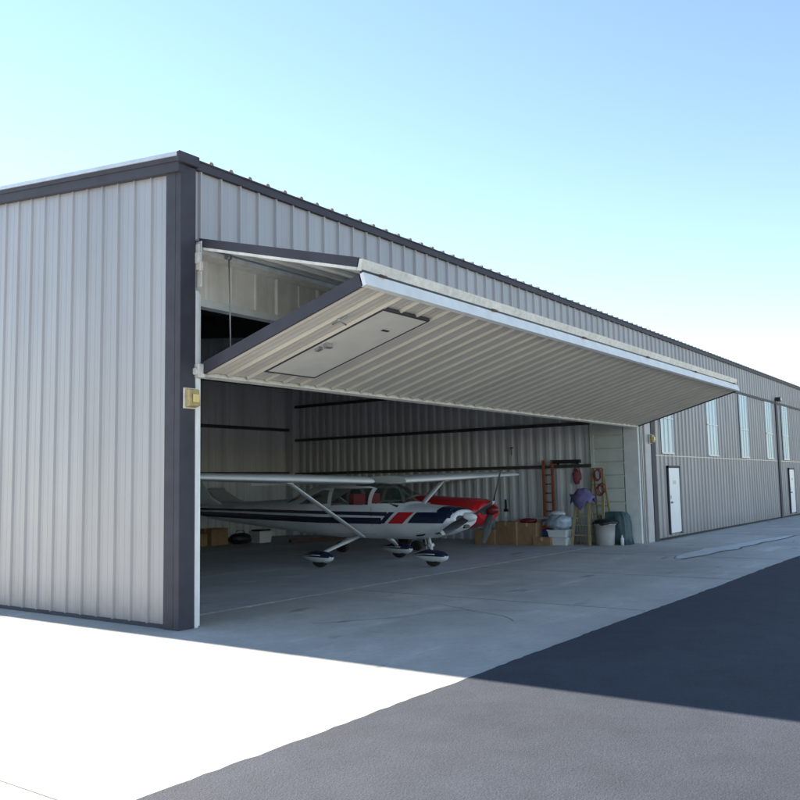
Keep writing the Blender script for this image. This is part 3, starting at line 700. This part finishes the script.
# hanging point of the cloth in front
n0 = len(b.v); b.v += [(-.21,-.30,-.08),(-.21,.30,-.08),(-.23,.16,-.35),(-.24,-.02,-.52),(-.23,-.18,-.32)]; b.face([n0,n0+1,n0+2,n0+3,n0+4])
o = b.build('purple_cloth', 'purple_cloth', label='purple cloth draped over the shorter stepladder', category='cloth'); o.location = (14.95,1.30,1.45)
sd = o.modifiers.new('thick', 'SOLIDIFY'); sd.thickness = .012
b = MB(); blob(b, (0,0,0), (.07,.13,.20), j=.2, seed=11); b.tube([(0,-.1,.15),(0,0,.34),(0,.1,.15)], .012, 6); o = b.build('red_bag', 'red_cloth', label='red bag hanging on the partition wall above the purple cloth', category='bag'); o.location = (15.85,1.85,1.85)
b = MB()
for k in range(3): b.tube([(.02*k, .09*math.cos(q)+.03*k, .15*math.sin(q)-.02*k) for q in [2*math.pi*j/20 for j in range(21)]], .014, 6, False)
o = b.build('red_hose', 'red_cloth', label='loops of red cord hung near the top of the tall stepladder', category='cord'); o.location = (15.3,.98,1.90)
b = MB()
for k in range(3): b.tube([(.02*k, .10*math.cos(q)-.03*k, .14*math.sin(q)+.03*k) for q in [2*math.pi*j/20 for j in range(21)]], .014, 6, False)
o = b.build('dark_hose', 'aero_darkred', label='loops of dark cord hung halfway down the tall stepladder', category='cord'); o.location = (15.2,.92,1.45)
# orange ladder section hung on wall
t = thing('orange_ladder', 'orange ladder section standing against the partition wall', 'ladder', (15.78,2.72,.72))
for s in (-1, 1):
    b = MB(); b.box((-.03,s*.14-.04,0),(.03,s*.14+.04,1.62)); b.build('rail', 'orange_paint', t, bevel=.004)
for k in range(6):
    b = MB(); b.tube([(0,-.14,.15+.26*k),(0,.14,.15+.26*k)], .018, 8); b.build('rung', 'orange_paint', t)
t = thing('workbench', 'low dark wall shelf under the orange ladder, behind the tubs', 'shelf', (15.68,2.5,0))
b = MB(); b.box((-.2,-.65,.66),(.2,.5,.70)); b.build('board', 'interior_panel', t)
for s in (-.6,.45):
    for xx in (-.17,.17):
        b = MB(); b.box((xx-.02,s-.02,0),(xx+.02,s+.02,.66)); b.build('leg', 'interior_panel', t)
b = MB(); b.box((-.06,-.42,-.05),(.06,.42,.05)); o = b.build('wall_rack', 'black', bevel=.01, label='black horizontal rack on the partition wall beside the orange ladder', category='rack'); o.location = (15.78,2.12,2.28)
for s in (-.3,.3):
    b = MB(); b.box((.02,s-.02,-.1),(.1,s+.02,.02)); b.build('bracket', 'black', o)
# wall tools
b = MB(); b.box((-.01,-.02,-.16),(.02,.02,.16)); b.box((-.02,-.06,-.2),(.03,.06,-.12)); o = b.build('wall_tool', 'black', label='small black tool hanging low on the ribbed partition wall', category='tool'); o.location = (15.9,4.2,1.05)
b = MB(); b.tube([(0,-.05,0),(0,.05,.0)],.02,6); b.tube([(0,0,0),(0,0,-.22)],.012,6); o = b.build('hanging_tool', 'girt', label='thin dark hook high on the partition wall between two girts', category='hook'); o.location = (15.9,3.95,2.75)
# trash can with bag
t = thing('trash_can', 'grey round trash can lined with a black bag', 'trash can', (15.0,.72,0))
b = MB(); b.smooth(); b.rings([[(r*math.cos(q), r*math.sin(q), z) for q in [2*math.pi*j/28 for j in range(28)]] for z, r in ((0,.22),(.02,.235),(.3,.255),(.54,.275),(.545,.295),(.58,.295),(.585,.27))]); b.build('bin', 'can_grey', t)
b = MB(); blob(b, (0,0,.60), (.33,.33,.10), j=.12, seed=14); b.build('bin_bag', 'plastic_black', t)
# tarp-covered object right of can
t = thing('covered_machine', 'low machine under a dark green tarp between the trash can and the door column', 'covered machine', (15.5,.62,0))
b = MB(); b.smooth(); N = 12
R = []
for z, r in ((0,1.08),(.2,1.0),(.5,.98),(.74,.92),(.84,.75),(.88,.4)):
    R.append([(.30*r*math.copysign(abs(math.cos(q))**.5, math.cos(q))*(1+.05*math.sin(9*q+z*4)), .40*r*math.copysign(abs(math.sin(q))**.5, math.sin(q))*(1+.04*math.cos(11*q)), z) for q in [2*math.pi*j/48 for j in range(48)]])
b.rings(R); b.build('tarp', 'tarp', t)
b = MB(); b.smooth(); b.rings([[(r*math.cos(q), r*math.sin(q), z) for q in [2*math.pi*j/14 for j in range(14)]] for z, r in ((0,.045),(.18,.045),(.22,.02),(.27,.02))]); o = b.build('white_bottle', 'plastic_white', label='small white bottle on the floor right of the trash can', category='bottle'); o.location = (15.12,.30,0)

# ---------------------------------------------------------------- sun, sky, camera
EL, AZ = math.radians(32), math.radians(1.6)
sd = Vector((math.sin(AZ)*math.cos(EL), math.cos(AZ)*math.cos(EL), math.sin(EL)))   # towards the sun
l = bpy.data.lights.new('sun', 'SUN'); l.energy = 5.0; l.angle = math.radians(.5); l.color = (1,.93,.83)
lo = bpy.data.objects.new('sun', l); C.objects.link(lo); lo.rotation_euler = (-sd).to_track_quat('-Z', 'Y').to_euler()
w = bpy.data.worlds.new('World'); S.world = w; w.use_nodes = True
N = w.node_tree.nodes; bg = N['Background']; sk = N.new('ShaderNodeTexSky'); sk.sky_type = 'NISHITA'; sk.sun_disc = False
sk.sun_elevation = EL; sk.sun_rotation = AZ; sk.altitude = 300; sk.air_density = 1.05; sk.dust_density = .0; sk.ozone_density = .8
w.node_tree.links.new(sk.outputs[0], bg.inputs[0]); bg.inputs[1].default_value = .076
yaw, pit, rol = .948, .0957, -.0185
yaw, pit, rol = math.radians(54.297), math.radians(5.48), math.radians(-1.059)
f = Vector((math.sin(yaw)*math.cos(pit), math.cos(yaw)*math.cos(pit), math.sin(pit))); r = Vector((math.cos(yaw), -math.sin(yaw), 0)); u = r.cross(f)
r2 = r*math.cos(rol)+u*math.sin(rol); u2 = -r*math.sin(rol)+u*math.cos(rol)
from mathutils import Matrix
cam = bpy.data.cameras.new('camera'); co = bpy.data.objects.new('camera', cam); C.objects.link(co)
mt = Matrix((r2, u2, -f)).transposed().to_4x4(); mt.translation = Vector((-7.147,-8.522,1.729)); co.matrix_world = mt
cam.sensor_width = 36; cam.lens = 865.309/800*36; cam.clip_end = 3000; cam.shift_y = .00125
S.camera = co
S.view_settings.view_transform = 'Standard'; S.view_settings.look = 'None'; S.view_settings.gamma = 1; S.view_settings.exposure = 1.95
S.view_settings.use_curve_mapping = False
S.render.engine = 'CYCLES'; S.cycles.max_bounces = 10; S.cycles.diffuse_bounces = 6
